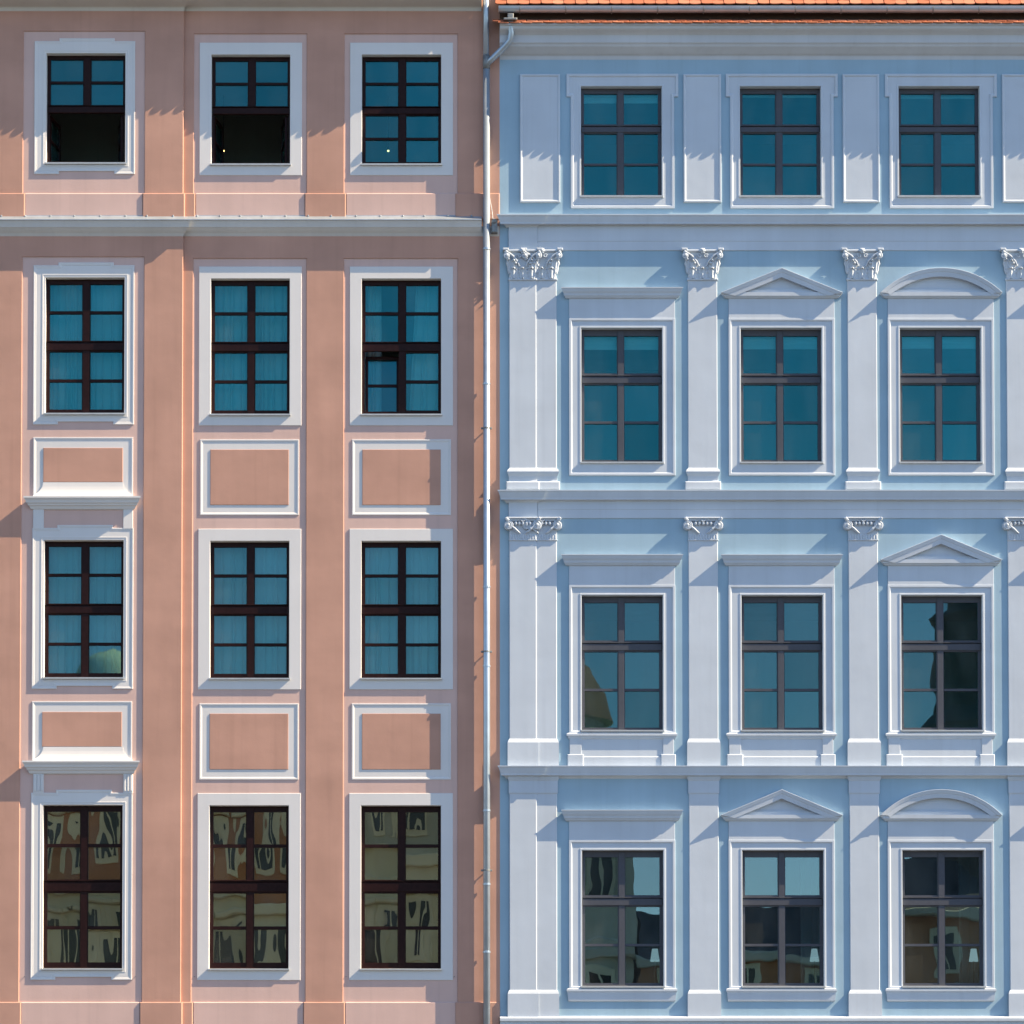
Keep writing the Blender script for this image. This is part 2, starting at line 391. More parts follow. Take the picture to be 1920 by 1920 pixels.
COLS = [(42, 270, PL), (362, 574, PR), (645, 858, PR)]
OPX = [(84.5, 233, 650), (395, 543, 650), (678, 827, 650)]
ROWS = [(102, 308), (522, 777), (1014, 1272), (1510, 1817)]
FX = [(.045, .455), (.56, .962)]
FZP = [(.035, .233), (.253, .451), (.533, .735), (.755, .957)]
for c, (xa, xb, pl) in enumerate(COLS):
    rec = pl - RD
    x0, x1 = X(OPX[c][0], 650, pl), X(OPX[c][1], 650, pl)
    ops = [(x0, Z(b), x1, Z(a)) for a, b in ROWS]
    hl = [(o[0] - .02, o[1] - .02, o[2] + .02, o[3] + .02) for o in ops]
    m = MB(); m.panel(X(xa) - .03, X(xb) + .03, Z(408), Z(50), rec, hl[:1], .05); m.build('wall', M_rose, pink)
    m = MB(); m.panel(X(xa) - .03, X(xb) + .03, ZB, Z(476), rec, hl[1:], .05); m.build('wall', M_rose, pink)
    for (ya, yb) in ((363, 408), (1879, None)):
        m = MB(); m.slab(X(xa) + .038, X(xb) - .032, Z(yb, rec) if yb else ZB, Z(ya, rec), rec - .05, rec + .025, .012, 't')
        m.build('wall_plinth', M_rose, pink)
    ps = rec + (.008 if c == 0 else .0125)
    for r, op in enumerate(ops):
        m = MB(); o_in = rect(*op)
        lft = 22.5 * PX; top = 23 * PX; bot = 21 * PX
        oo = rect(op[0] - lft, op[1] - bot, op[2] + lft - (4 * PX if c == 0 else 0), op[3] + top)
        oo0 = oo
        if c == 0: oo = rect(oo[0][0], oo[0][1] + 5.5 * PX, oo[1][0], oo[2][1])
        m.rings([(oo, rec - .01), (oo, ps - .005), (poly_off(oo, .005), ps), (poly_off(o_in, -.004), ps), (o_in, ps - .004), (o_in, ps - .27)])
        sr = m.build('window_surround', M_white, pink)
        if c == 0:
            # profiled border with the small crossettes top and bottom
            a, b, cc, d = oo0[0][0], oo0[0][1], oo0[1][0], oo0[2][1]; k = 5.5 * PX; xm0, xm1 = a + 47 * PX, cc - 39 * PX
            pol = [(a, b), (xm0, b), (xm0, b + k), (xm1, b + k), (xm1, b), (cc, b), (cc, d), (xm1, d), (xm1, d + k), (xm0, d + k), (xm0, d), (a, d)]
            q = MB()
            q.rings([(pol, rec - .01), (pol, ps + .004), (poly_off(pol, .004), ps + .0075), (poly_off(pol, .018), ps + .0075), (poly_off(pol, .026), ps + .004), (poly_off(pol, .040), ps + .0038), (poly_off(pol, .048), ps - .003)])
            q.build('border_moulding', M_white, sr)
            q = MB(); i1 = poly_off(o_in, -.055); i2 = poly_off(o_in, -.004)
            q.rings([(i1, ps - .002), (poly_off(i1, .004), ps + .004), (poly_off(i1, .02), ps + .004), (poly_off(i1, .026), ps - .001)])
            q.build('inner_moulding', M_white, sr)
        sill_part(sr, op[0] - 2 * PX, op[2] + 2 * PX, op[1], ps - .1, ps + .036, M_sill)
        dark = (r == 3)
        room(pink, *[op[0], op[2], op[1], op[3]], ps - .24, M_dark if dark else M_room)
        skip = ()
        if r == 0 and c in (0, 1): skip = ((0, 2), (0, 3), (1, 2), (1, 3))
        if r == 1 and c == 2: skip = ((0, 2), (0, 3))
        wn = make_window(pink, op, ps - .11, FX, FZP, M_brown, M_glassW if r == 3 else (M_glass3 if r == 2 else M_glassP), (.455, .56), (.455, .525), tilt=.22 if r == 3 else .06, skip=skip)
        # opened sashes
        W = op[2] - op[0]; H = op[3] - op[1]; pf = ps - .11
        if skip:
            sh = H * .445; sw = W * .43
            for side in ((0, 1) if len(skip) == 4 else (0,)):
                s = MB(); hs = [(.04, sh * .52, sw - .05, sh - .05), (.04, .05, sw - .05, sh * .48)]
                s.panel(0, sw, 0, sh, 0, hs, .04); s.rings([(rect(0, 0, sw, sh), 0), (rect(0, 0, sw, sh), -.04)])
                so = s.build('sash', M_brown, None)
                if len(skip) == 4:
                    if side == 0: so.location = (op[0] + .05, -(pf - .06), op[1] + .04); so.rotation_euler = (0, 0, R(80))
                    else: so.location = (op[2] - .05, -(pf - .06), op[1] + .04); so.rotation_euler = (0, 0, R(100))
                else:
                    so.location = (op[0] + .045 * W, -(pf - .05), op[1] + .04); so.rotation_euler = (R(-7), 0, 0)
                so.parent = wn; so.matrix_parent_inverse = world_of(wn).inverted()
                g = MB()
                for h in hs: g.box(h[0] - .005, h[2] + .005, h[1] - .005, h[3] + .005, -.026, -.018)
                go = g.build('sash_glass', M_glassP, None)
                go.matrix_world = so.matrix_world; go.location = so.location; go.rotation_euler = so.rotation_euler
                go.parent = wn; go.matrix_parent_inverse = world_of(wn).inverted()
# framed panels between the storeys
for c, (xa, xb, pl) in enumerate(COLS):
    rec = pl - RD
    for k, (ya, yb) in enumerate(((824, 966), (1319, 1462))):
        if c > 0:
            x0, x1 = [(X(375, 895), X(560.5, 895)), (X(660, 895), X(845.5, 895))][c - 1]
            o = rect(x0, Z(yb, rec), x1, Z(ya, rec))
            m = MB(); m.rings([(o, rec - .01), (o, rec + .007), (poly_off(o, .003), rec + .010), (poly_off(o, .020), rec + .010), (poly_off(o, .032), rec + .005), (poly_off(o, .046), rec + .001), (poly_off(o, .16), rec + .001)])
            pn = m.build('panel', M_white, pink)
            f = poly_off(o, 19.5 * PX); q = MB()
            q.rings([(f, rec - .005), (f, rec + .007), (poly_off(f, .004), rec + .010)], cap1=True); q.build('panel_field', M_pink, pn)
        else:
            yy = ya - 4; yh = 904 if k == 0 else 1400
            x0, x1 = X(62, 880, pl), X(249, 880, pl)
            o = rect(x0, Z(yh + 30, rec), x1, Z(yy, rec))
            m = MB(); m.rings([(o, rec - .01), (o, rec + .007), (poly_off(o, .003), rec + .010), (poly_off(o, .018), rec + .010), (poly_off(o, .03), rec + .006), (poly_off(o, .05), rec + .001), (poly_off(o, .3), rec + .001)])
            pn = m.build('panel', M_white, pink)
            f = rect(X(81, 880, pl), Z(yh, rec), X(230, 880, pl), Z(yy + 20, rec)); q = MB()
            q.rings([(f, rec - .005), (f, rec + .008), (poly_off(f, .004), rec + .011)], cap1=True); q.build('panel_field', M_pink, pn)
            # flared top and cornice of the hood
            m = MB(); y = yh
            prof = [(pl - .012, y + 52), (pl + .012, y + 50), (pl + .03, y + 45), (pl + .05, y + 43), (pl + .056, y + 40.5), (pl + .075, y + 38), (pl + .085, y + 34), (pl + .10, y + 31), (pl + .112, y + 29), (pl + .112, y + 26)]
            m.cornice(prof, x0 - .005, x1 + .005, True, True, rec)
            rows = [(0, 81, 230, .009), (8, 79.5, 231.5, .012), (14, 76, 235, .018), (19, 71, 240.5, .028), (23, 66, 246, .044), (25.5, 62, 250, .060), (27.5, 61, 251, .064)]
            vs = []
            for dy, xa_, xb_, pp in rows:
                zz = Z(y + dy, rec + pp); a_, b_ = X(xa_, y, pl), X(xb_, y, pl)
                vs += [(a_, rec - .01, zz), (a_, rec + pp, zz), (b_, rec + pp, zz), (b_, rec - .01, zz)]
            m.add(vs, [(4 * i + j, 4 * i + j + 1, 4 * i + j + 5, 4 * i + j + 4) for i in range(len(rows) - 1) for j in range(3)])
            m.build('hood', M_white, pink)
            for b0, b1 in ((62, 82), (231, 249)):
                m = MB(); bx0, bx1 = X(b0, y + 70, pl), X(b1, y + 70, pl)
                zb, zt = Z(y + 87, pl), Z(y + 50, pl)
                m.slab(bx0, bx1, zb, zt, rec - .02, rec + .018, .004, 'lr')
                if k == 1:
                    n3 = (bx1 - bx0) / 3
                    for t in range(3): m.slab(bx0 + t * n3 + .008, bx0 + (t + 1) * n3 - .008, zb + .03, zt - .02, rec, rec + .030, .006)
                m.build('hood_bracket', M_white, pink)
# cornices
def pink_cornice(p, x0, x1, r1):
    m = MB()
    m.cornice([(p, 443), (p + .012, 440.5), (p + .022, 438), (p + .06, 432), (p + .085, 427.5), (p + .097, 426), (p + .100, 424.5), (p + .112, 419), (p + .130, 413)], x0, x1, False, r1, p)
    c = m.build('cornice', M_greytrim, pink)
    f = MB(); f.cornice([(p + .128, 412.6), (p + .142, 412.4), (p + .142, 411), (p + .10, 409.6), (p + .01, 405), (p + .004, 402.5)], x0, x1, False, r1, p)
    ln = x1 - x0; kx = int(ln / .36)
    for i in range(kx):
        xx = x0 + (i + .5 + random.uniform(-.1, .1)) * ln / kx
        f.ball((xx, p + .03, Z(406, p + .03) + .012), .016, .02, .014, 6, 4)
    f.build('metal_flashing', M_flash, c)
pink_cornice(PL, XL, X(343), True); pink_cornice(PR, X(343) + .002, X(903), False)
m = MB(); m.cornice([(PR, 443), (.012, 440.5), (.022, 437), (.03, 428), (.03, 424)], X(903), X(936), False, False, PR); m.build('cornice_end', M_greytrim, pink)
def pink_eave(p, x0, x1, r0, r1):
    m = MB()
    m.cornice([(p, 21), (p + .010, 19.5), (p + .016, 14), (p + .03, 12), (p + .10, 8), (p + .20, 2), (p + .30, -6), (p + .32, -8), (p + .325, -16), (p + .37, -22), (p + .385, -28)], x0, x1, r0, r1, p)
    m.build('eave_cornice', M_greytrim, pink)
pink_eave(PL, XL, X(343), False, True); pink_eave(PR, X(343) + .002, X(903), False, False)

for hx, hp in ((46, PL), (254, PL), (364.5, PR), (649, PR), (852, PR)):
    m = MB(); xx, zz = X(hx, 1831, hp), Z(1831, hp); m.tube([(xx, hp - RD, zz), (xx, hp - RD + .018, zz)], .008, 8); m.build('wall_hook', M_zincd, pink)

# ================================================================== roof tiles (beaver tails)
def tile_mesh():
    wd, ln, th = .172, .30, .014
    out = []
    for k in range(9):
        a = math.pi * (1 + k / 8); out.append((math.cos(a) * wd / 2, .03 + math.sin(a) * .03))
    out += [(wd / 2, ln), (-wd / 2, ln)]
    n = len(out)
    vs = [(x, y, 0) for x, y in out] + [(x, y, th) for x, y in out]
    f = [tuple(range(n)), tuple(range(n, 2 * n))] + [(i, (i + 1) % n, n + (i + 1) % n, n + i) for i in range(n)]
    me = bpy.data.meshes.new('tile'); me.from_pydata(vs, [], f); me.materials.append(M_tile); return me
TILE = tile_mesh()
def tile_field(parent, x0, x1, p, z, pitch, rows, expo, single_to, first_off=0):
    """tiles laid from the eave (p,z) up the slope; those up to x=single_to are single objects, the rest one joined part"""
    st = MB(); c, s = math.cos(pitch), math.sin(pitch)
    tl = pitch - math.asin(min(.4, .016 / expo)) * .9
    for r in range(rows):
        off = (.09 if (r + first_off) % 2 else 0)
        xx = x0 + .09 - off
        while xx < x1:
            jx, jz = random.uniform(-.004, .004), random.uniform(-.003, .004)
            P = (xx + jx, -(p - c * expo * r) + random.uniform(-.004, .004), z + s * expo * r + jz + .012)
            if xx < single_to:
                o = bpy.data.objects.new('tile', TILE); COL.objects.link(o)
                o.location = P; o.rotation_euler = (tl + R(random.uniform(-1.2, 1.2)), R(random.uniform(-1.2, 1.2)), R(random.uniform(-1.5, 1.5)))
                o.parent = parent; o.matrix_parent_inverse = world_of(parent).inverted()
            else:
                ct, sn = math.cos(tl), math.sin(tl)
                st.add([(P[0] + v.co.x, -(P[1] + v.co.y * ct - v.co.z * sn), P[2] + v.co.y * sn + v.co.z * ct) for v in TILE.vertices], [tuple(q.vertices) for q in TILE.polygons])
            xx += .18
    if st.v:
        o = st.build('tile_rows', M_tile, parent); o['kind'] = 'stuff'
# pink roof edge: only its shadow and underside reach the picture
for p, xa, xb in ((PL, XL, X(343) + .3), (PR, X(343) + .31, X(915))):  # unseen right end lengthened past the cornice to shade the window below
    pe = p + .415; ze = Z(-28, pe)
    m = MB(); pit = R(42)
    m.add([(xa, pe - .03, ze), (xb, pe - .03, ze), (xb, pe - 3, ze + 2.7), (xa, pe - 3, ze + 2.7), (xa, pe - .03, ze - .03), (xb, pe - .03, ze - .03), (xb, pe - 3, ze + 2.6), (xa, pe - 3, ze + 2.6)],
          [(0, 1, 2, 3), (4, 5, 6, 7), (0, 1, 5, 4), (1, 2, 6, 5), (2, 3, 7, 6), (3, 0, 4, 7)])
    rf = m.build('roof', M_darkwood, pink)
    tile_field(rf, xa, xb, pe, ze, pit, 3, .15, -1e9)
m = MB(); m.box(XL, X(937), ZB - 3.9, ZB + .02, -.3, .04); m.build('ground_storey_wall', M_pink, pink)
m = MB(); m.box(XL, X(937), 0, Z(-105), -4.4, -4.2); m.box(XL, XL + .2, 0, Z(-105), -4.2, -.1); m.build('rear_wall', M_pink, pink)

# ================================================================== BLUE HOUSE
blue = empty('blue_house', (6, 0, 0))
tag(blue, 'pale blue neoclassical house with pilasters, carved capitals and pedimented grey windows', 'house')
XR = X(2360)
x937 = X(937)
BOX = [1166, 1465, 1763.5, 2063]
BROWS = [(162, 368), (615, 867), (1116, 1370), (1594, 1850)]
FXB = [(.04, .444), (.536, .958)]
FZB = [(.045, .325), (.41, .682), (.70, .97)]
def wx(c, d, y=750): return X(BOX[c] + d, y)
holes = []
bops = []
for c in range(4):
    l = []
    for a, b in BROWS:
        op = (wx(c, -76), Z(b), wx(c, 76), Z(a)); l.append(op); holes.append((op[0] - .02, op[1] - .02, op[2] + .02, op[3] + .02))
    bops.append(l)
m = MB(); m.panel(x937, XR, ZB, Z(-60), 0.0, holes, .05); m.build('wall', M_bwall, blue)
m = MB(); m.box(x937, XR, 0, ZB + .01, -.3, .05); m.build('ground_storey_wall', M_btrim, blue)
m = MB(); m.box(x937, XR, 0, Z(-40), -4.4, -4.2); m.box(XR - .2, XR, 0, Z(-40), -4.2, -.05); m.build('rear_wall', M_bwall, blue)

HOOD = [['s', 't', 'a', 's'], ['s', 's', 't', 's'], ['s', 't', 'a', 's']]
def hood(c, y, kind, top):
    """y: line of the underside; kind s straight, t triangular, a segmental"""
    x0, x1 = wx(c, -103, y), wx(c, 103, y)
    m = MB(); h = y
    if kind == 's':
        m.cornice([(.012, h + 3), (.03, h + 2), (.042, h + .5), (.046, h - 1), (.06, h - 3), (.066, h - 7), (.084, h - 11), (.098, h - 16), (.106, h - 17.5), (.106, h - 18.8)], x0, x1, True, True, .012)
        return m.build('window_hood', M_btrim, blue)
    m.cornice([(.012, h + 3), (.03, h + 2), (.042, h + .5), (.048, h - 1), (.066, h - 2.5), (.068, h - 9.5)], x0, x1, True, True, .012)
    base = m.build('pediment', M_btrim, blue)
    xa, xb = wx(c, -114, y), wx(c, 114, y); xm = (xa + xb) / 2
    zb = Z(h - 1, .09); zt = Z(top, .1); ze = Z(h - 9, .1)
    if kind == 't':
        pol = [(xa + .06, zb), (xb - .06, zb), (xb, ze), (xm, zt), (xa, ze)]
    else:
        pol = [(xa + .06, zb), (xb - .06, zb)]
        hw = (xb - xa) / 2; hh = zt - ze; rr = (hw * hw + hh * hh) / (2 * hh); a0 = math.asin(hw / rr)
        for k in range(25):
            a = a0 - 2 * a0 * k / 24; pol.append((xm + rr * math.sin(a), zt - rr + rr * math.cos(a)))
    d = 15.5 * PX
    q = MB()
    po = lambda t: [(x, z) for x, z in poly_off(pol, t)]
    # keep the base flat while the raking cornice steps inwards
    nv = len(pol)
    loops = [(po(t), [min(pp, .03), min(pp, .03)] + [pp] * (nv - 2)) for t, pp in ((0, -.02), (0, .104), (.004, .106), (.012, .104), (.03, .098), (.055, .090), (.062, .084), (.10, .078), (d, .074), (d, .004))]
    q.rings(loops, cap1=True)
    q.build('raking_cornice', M_btrim, base)
    return base

for c in range(4):
    for r, op in enumerate(bops[c]):
        o_in = rect(*op); m = MB()
        fil, fas = .022, .005
        if r == 0:
            a, b, cc, d = wx(c, -96, 280), Z(391), wx(c, 98, 280), Z(139)
            e = 8 * PX; ez = Z(182)
            pol = [(a, b), (cc, b), (cc, ez), (cc + e, ez), (cc + e, d), (a - e, d), (a - e, ez), (a, ez)]
        else:
            yt, yb = [(597, 892), (1097, 1376), (1575, 1855)][r - 1]
            a, b, cc, d = wx(c, -99, yt + 120), Z(yb), wx(c, 100, yt + 120), Z(yt)
            pol = rect(a, b, cc, d)
        m.rings([(pol, -.02), (pol, fil - .004), (poly_off(pol, .004), fil), (poly_off(pol, .034), fil), (poly_off(pol, .042), fil - .006), (poly_off(pol, .05), fas)])
        if r == 0:
            m.slab(a - e + .03, a + .06, ez + .02, d - .03, -.02, fas - .001, .001); m.slab(cc - .06, cc + e - .03, ez + .02, d - .03, -.02, fas - .001, .001)
        sr = m.build('window_surround', M_btrim, blue)
        m = MB(); bx = rect(a, b, cc, d)
        m.rings([(poly_off(bx, .02), fas), (poly_off(o_in, -.03), fas), (poly_off(o_in, -.026), fas + .006), (poly_off(o_in, -.004), fas + .006), (o_in, fas), (o_in, -.26)])
        m.build('fascia', M_btrim, sr)
        sill_part(sr, op[0] - 2 * PX, op[2] + 2 * PX, op[1], -.09, fas + (.034 if r < 2 else .05), M_sill)
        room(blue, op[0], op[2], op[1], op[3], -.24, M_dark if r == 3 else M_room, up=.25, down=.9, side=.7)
        make_window(blue, op, -.105, FXB, FZB, M_grey, M_glassL if r == 3 else (M_glass3 if r == 2 else M_glassB), (.444, .536), (.34, .402), tilt=.05)
        if r > 0:
            yh = [557, 1058, 1537][r - 1]; top = [502, 1002, 1480][r - 1]
            k = HOOD[r - 1][c]
            hood(c, yh, k, top)
            m = MB(); m.slab(wx(c, -99, yh), wx(c, 99, yh), Z([597, 1097, 1575][r - 1]), Z(yh - 2), -.02, .014, .003, 'lr'); m.build('hood_frieze', M_btrim, blue)
        if r == 2:
            m = MB(); m.cornice([(.01, 1386), (.025, 1384), (.034, 1380), (.05, 1379), (.05, 1375.5), (.02, 1374)], wx(c, -99, 1375), wx(c, 99, 1375), True, True, .01); m.build('sill_ledge', M_btrim, blue)
            m = MB(); m.slab(wx(c, -98, 1400), wx(c, 97, 1400), Z(1437), Z(1382), -.02, .008, .003); ap = m.build('apron', M_btrim, blue)
            for s0, s1 in ((-98, -76), (77, 97)):
                m = MB(); m.slab(wx(c, s0, 1400), wx(c, s1, 1400), Z(1416), Z(1382), 0, .024, .004, 'lr'); m.slab(wx(c, s0 - 4, 1425), wx(c, s1 + 4, 1425), Z(1440), Z(1415), 0, .045, .01); m.build('apron_leg', M_btrim, ap)
            m = MB(); m.slab(wx(c, -74, 1425), wx(c, 74, 1425), Z(1440), Z(1418, .03), 0, .030, .012); m.build('apron_base', M_btrim, ap)
        if r == 3:
            m = MB(); m.cornice([(.01, 1878), (.024, 1876), (.03, 1866), (.036, 1861), (.05, 1858), (.05, 1854.5), (.02, 1853)], wx(c, -99, 1860), wx(c, 99, 1860), True, True, .01); m.build('sill_ledge', M_btrim, blue)
# raised panels of the top storey
for xa, xb in ((975, 1050), (1281.5, 1352), (1580, 1648.5), (1879, 1947), (2178, 2246)):
    x0, x1 = X(xa, 260), X(xb, 260); o = rect(x0, Z(380), x1, Z(140)); m = MB()
    m.rings([(o, -.02), (o, .026), (poly_off(o, .006), .031), (poly_off(o, .022), .031), (poly_off(o, .034), .024), (poly_off(o, .04), .016)], cap1=True)
    m.build('panel', M_btrim, blue)
# string courses and entablatures
def course(prof_r, prof_c, name='cornice'):
    m = MB(); m.cornice(prof_r, X(1008), XR, False, False, 0.0); c0 = m.build(name, M_btrim, blue)
    m = MB(); m.cornice(prof_c, x937 + .10, X(1008), True, True, .03); m.build(name, M_btrim, blue)
def prof(y, p, up=0):
    return [(up, y + 24), (up + .012, y + 22.5), (up + .03, y + 19.5), (p * .62, y + 18.3), (p * .7, y + 17.5), (p * .72, y + 14), (p * .78, y + 11), (p * .9, y + 4), (p * .97, y + 2), (p, y + .8), (p, y - .6)]
course(prof(402, .145), prof(402, .178, .03)); course(prof(919, .122), prof(919, .165, .03)); course(prof(1436, .13), prof(1436, .165, .03))
m = MB(); m.cornice([(.02, 1990), (.06, 1940), (.075, 1925), (.08, 1917), (.11, 1914), (.11, 1909), (.08, 1907), (0, 1905)], x937, XR, False, False, 0.0); m.build('cornice', M_btrim, blue)
def entab(ya, yb, ym):
    m = MB(); m.slab(X(1008), XR, Z(yb), Z(ya), -.02, .016, .003, 'b'); m.slab(X(1008), XR, Z(ym), Z(ya), 0, .022, .003, 'b'); m.build('architrave', M_btrim, blue)
    m = MB(); m.slab(X(953.5, ya), X(1007.5, ya), Z(yb), Z(ya), -.02, .038, .005, 'lr'); m.build('architrave', M_btrim, blue)
entab(420, 470, 453); entab(938, 972, 956)

# capitals
def corinthian(xc, wd, yt, yb, p, mat, parent):
    m = MB(); zt, zb = Z(yt, p), Z(yb, p); h = zt - zb; hw = wd / 2
    # bell
    b0 = rect(xc - hw + .012, 0, xc + hw - .012, 0)
    lo = [(xc - hw + .01, p), (xc + hw - .01, p)]
    m.add([(xc - hw + .01, p - .03, zb), (xc + hw - .01, p - .03, zb), (xc + hw - .01, p + .012, zb), (xc - hw + .01, p + .012, zb),
           (xc - hw - .03, p - .03, zt - .04), (xc + hw + .03, p - .03, zt - .04), (xc + hw + .01, p + .02, zt - .04), (xc - hw - .01, p + .02, zt - .04)],
          [(0, 1, 5, 4), (3, 2, 6, 7), (0, 3, 7, 4), (1, 2, 6, 5), (0, 1, 2, 3), (4, 5, 6, 7)])
    # astragal
    m.slab(xc - hw - .012, xc + hw + .012, zb - .018, zb + .014, p - .04, p + .022, .008)
    # abacus with horned corners
    m.slab(xc - hw - .05, xc + hw + .05, zt - .045, zt - .012, p - .04, p + .052, .008)
    for s in (-1, 1):
        m.slab(xc + s * (hw + .055) - .045, xc + s * (hw + .055) + .045, zt - .03, zt + .006, p - .03, p + .082, .008)
    m.slab(xc - .035, xc + .035, zt - .05, zt + .004, p, p + .078, .01)
    # leaves: two tiers
    for k, q in enumerate((-1, 0, 1)):
        m.leaf(xc + q * wd * .335, p + .026, zb + .012, wd * .34, h * .36, .050)
    for q in (-.5, .5):
        m.leaf(xc + q * wd * .66, p + .026, zb + .10, wd * .30, h * .44, .055)
    for s in (-1, 1):
        m.leaf(xc + s * wd * .46, p + .022, zb + .10, wd * .22, h * .50, .055, lean=s * .03)
    # corner volutes, stems
    for s in (-1, 1):
        cx, cz = xc + s * (hw + .035), zt - .115
        pts = []
        for k in range(20):
            a = k / 19 * 2 * math.pi * 1.6; rr = .052 * (1 - k / 19 * .72)
            pts.append((cx - s * rr * math.cos(a + .3), p + .062 + .014 * k / 19, cz + rr * math.sin(a + .3)))
        m.tube(pts, [.017 * (1 - .35 * k / 19) for k in range(20)], 8)
        m.ball((cx, p + .075, cz), .026)
        m.ball((cx + s * .012, p + .06, cz + .06), .03, .03, .026)
        m.ball((cx - s * .01, p + .055, cz - .055), .022)
        m.tube([(xc + s * wd * .12, p + .035, zb + h * .42), (xc + s * wd * .2, p + .05, zb + h * .58), (xc + s * wd * .36, p + .06, zb + h * .75), (cx - s * .03, p + .065, zt - .07)], [.012, .014, .015, .012], 7)
        # inner helices
        pts = []
        for k in range(14):
            a = k / 13 * 2 * math.pi * 1.2; rr = .034 * (1 - k / 13 * .7)
            pts.append((xc + s * .055 + s * rr * math.cos(a + .3), p + .055, zt - .115 + rr * math.sin(a + .3)))
        m.tube(pts, .009, 6)
        m.ball((xc + s * wd * .27, p + .055, zb + h * .52), .022, .02, .02)
    # rosette
    m.ball((xc, p + .075, zt - .035), .026)
    for k in range(6):
        a = k * math.pi / 3; m.ball((xc + .03 * math.cos(a), p + .068, zt - .04 + .03 * math.sin(a)), .017, .012, .017, 7, 5)
    return m.build('capital', mat, parent, smooth=False)
def ionic(xc, wd, yt, yb, p, mat, parent):
    m = MB(); zt, zb = Z(yt, p), Z(yb, p); h = zt - zb; hw = wd / 2
    m.slab(xc - hw - .05, xc + hw + .05, zt - .026, zt, p - .04, p + .075, .008)
    m.slab(xc - hw - .02, xc + hw + .02, zt - .06, zt - .024, p - .04, p + .05, .008)
    # echinus and necking
    m.slab(xc - hw - .002, xc + hw + .002, zb, zt - .05, p - .04, p + .012, .004)
    m.slab(xc - hw - .008, xc + hw + .008, zb - .008, zb + .012, p - .04, p + .018, .006)
    n = 11
    for k in range(n):
        x = xc - hw + wd * (k + .5) / n
        m.slab(x - .013, x + .013, zb + .015, zb + .085, p, p + .019, .006)
    for k in range(5):
        m.ball((xc + (k - 2) * wd * .13, p + .045, zt - .095), .024, .022, .032)
    for s in (-1, 1):
        cx, cz = xc + s * (hw + .012), zt - .125
        # drum behind the scroll
        pts = [(cx, p - .02, cz), (cx, p + .05, cz)]
        m.tube(pts, [.074, .074], 20)
        sp = []
        for k in range(34):
            a = k / 33 * 2 * math.pi * 2.1; rr = .068 * (1 - k / 33 * .66)
            sp.append((cx - s * rr * math.sin(a), p + .052 + .008 * k / 33, cz + rr * math.cos(a)))
        m.tube(sp, [.014 * (1 - .3 * k / 33) for k in range(34)], 8)
        m.ball((cx, p + .06, cz), .026, .02, .026)
        # drooping husk
        m.tube([(cx - s * .05, p + .05, cz - .02), (cx - s * .10, p + .05, cz - .06), (cx - s * .15, p + .04, cz - .105), (cx - s * .19, p + .03, cz - .13)], [.016, .02, .017, .006], 7)
        m.tube([(cx, p + .05, zt - .055), (cx + s * .03, p + .06, zt - .03), (cx + s * .045, p + .07, zt - .01)], [.03, .028, .022], 8)
    m.tube([(xc - .04, p + .055, zt - .03), (xc - .02, p + .06, zt - .06), (xc, p + .06, zt - .07), (xc + .02, p + .06, zt - .06), (xc + .04, p + .055, zt - .03)], .010, 6)
    return m.build('capital', mat, parent)
def base_attic(m, x0, x1, p):
    b = .0
    def ring(y, e, q): return (rect(x0 - e, Z(y, p), x1 + e, Z(y, p)), q)
    m.cornice([(p + .012, 905), (p + .004, 900), (p + .010, 893), (p + .030, 887.5), (p + .038, 884), (p + .030, 881), (p + .012, 879.5), (p, 877)], x0, x1, True, True, p)
    m.slab(x0 - .05, x1 + .05, Z(919, p), Z(902.5, p + .04), p - .06, p + .046, .014)
def base_block(m, x0, x1, ya, yb, p):
    m.cornice([(p + .030, yb), (p + .030, ya + 6), (p + .024, ya + 4.2), (p + .02, ya + 2.5), (p, ya - 1)], x0, x1, True, True, p)
def blue_pilaster(xa, xb, p, rows=(1, 2, 3), corner=False):
    xa1, xb1 = xa, xb
    for r in rows:
        ya, yb = ((525, 880), (1013, 1386), (1486, 1858))[r - 1]
        yr = (ya + yb) / 2
        x0, x1 = X(xa, 700, p), X(xb, 700, p)
        m = MB(); m.slab(x0, x1, Z(yb + 4, p), Z(ya - 8, p), -.02, p, .008, 'lr')
        o = m.build('pilaster', M_btrim, blue)
        b = MB()
        if r == 1: base_attic(b, x0, x1, p)
        elif r == 2: base_block(b, x0, x1, 1386, 1438, p)
        else: base_block(b, x0, x1, 1857, 1910, p)
        b.build('base', M_btrim, o)
        xc, wd = (x0 + x1) / 2, x1 - x0
        if r == 1: corinthian(xc, wd, 468, 524, p, M_btrim, o)
        elif r == 2: ionic(xc, wd, 971, 1013, p, M_btrim, o)
        else:
            q = MB(); q.cornice([(p, 1489), (p + .010, 1487), (p + .012, 1485), (p + .012, 1464), (p + .02, 1462), (p + .03, 1459), (p + .036, 1452)], x0, x1, True, True, p); q.build('capital', M_btrim, o)
blue_pilaster(989, 1043.5, .018)
blue_pilaster(955, 1005.5, .036)
for xc in (1317.5, 1617, 1915, 2213): blue_pilaster(xc - 27.5, xc + 27.5, .018)

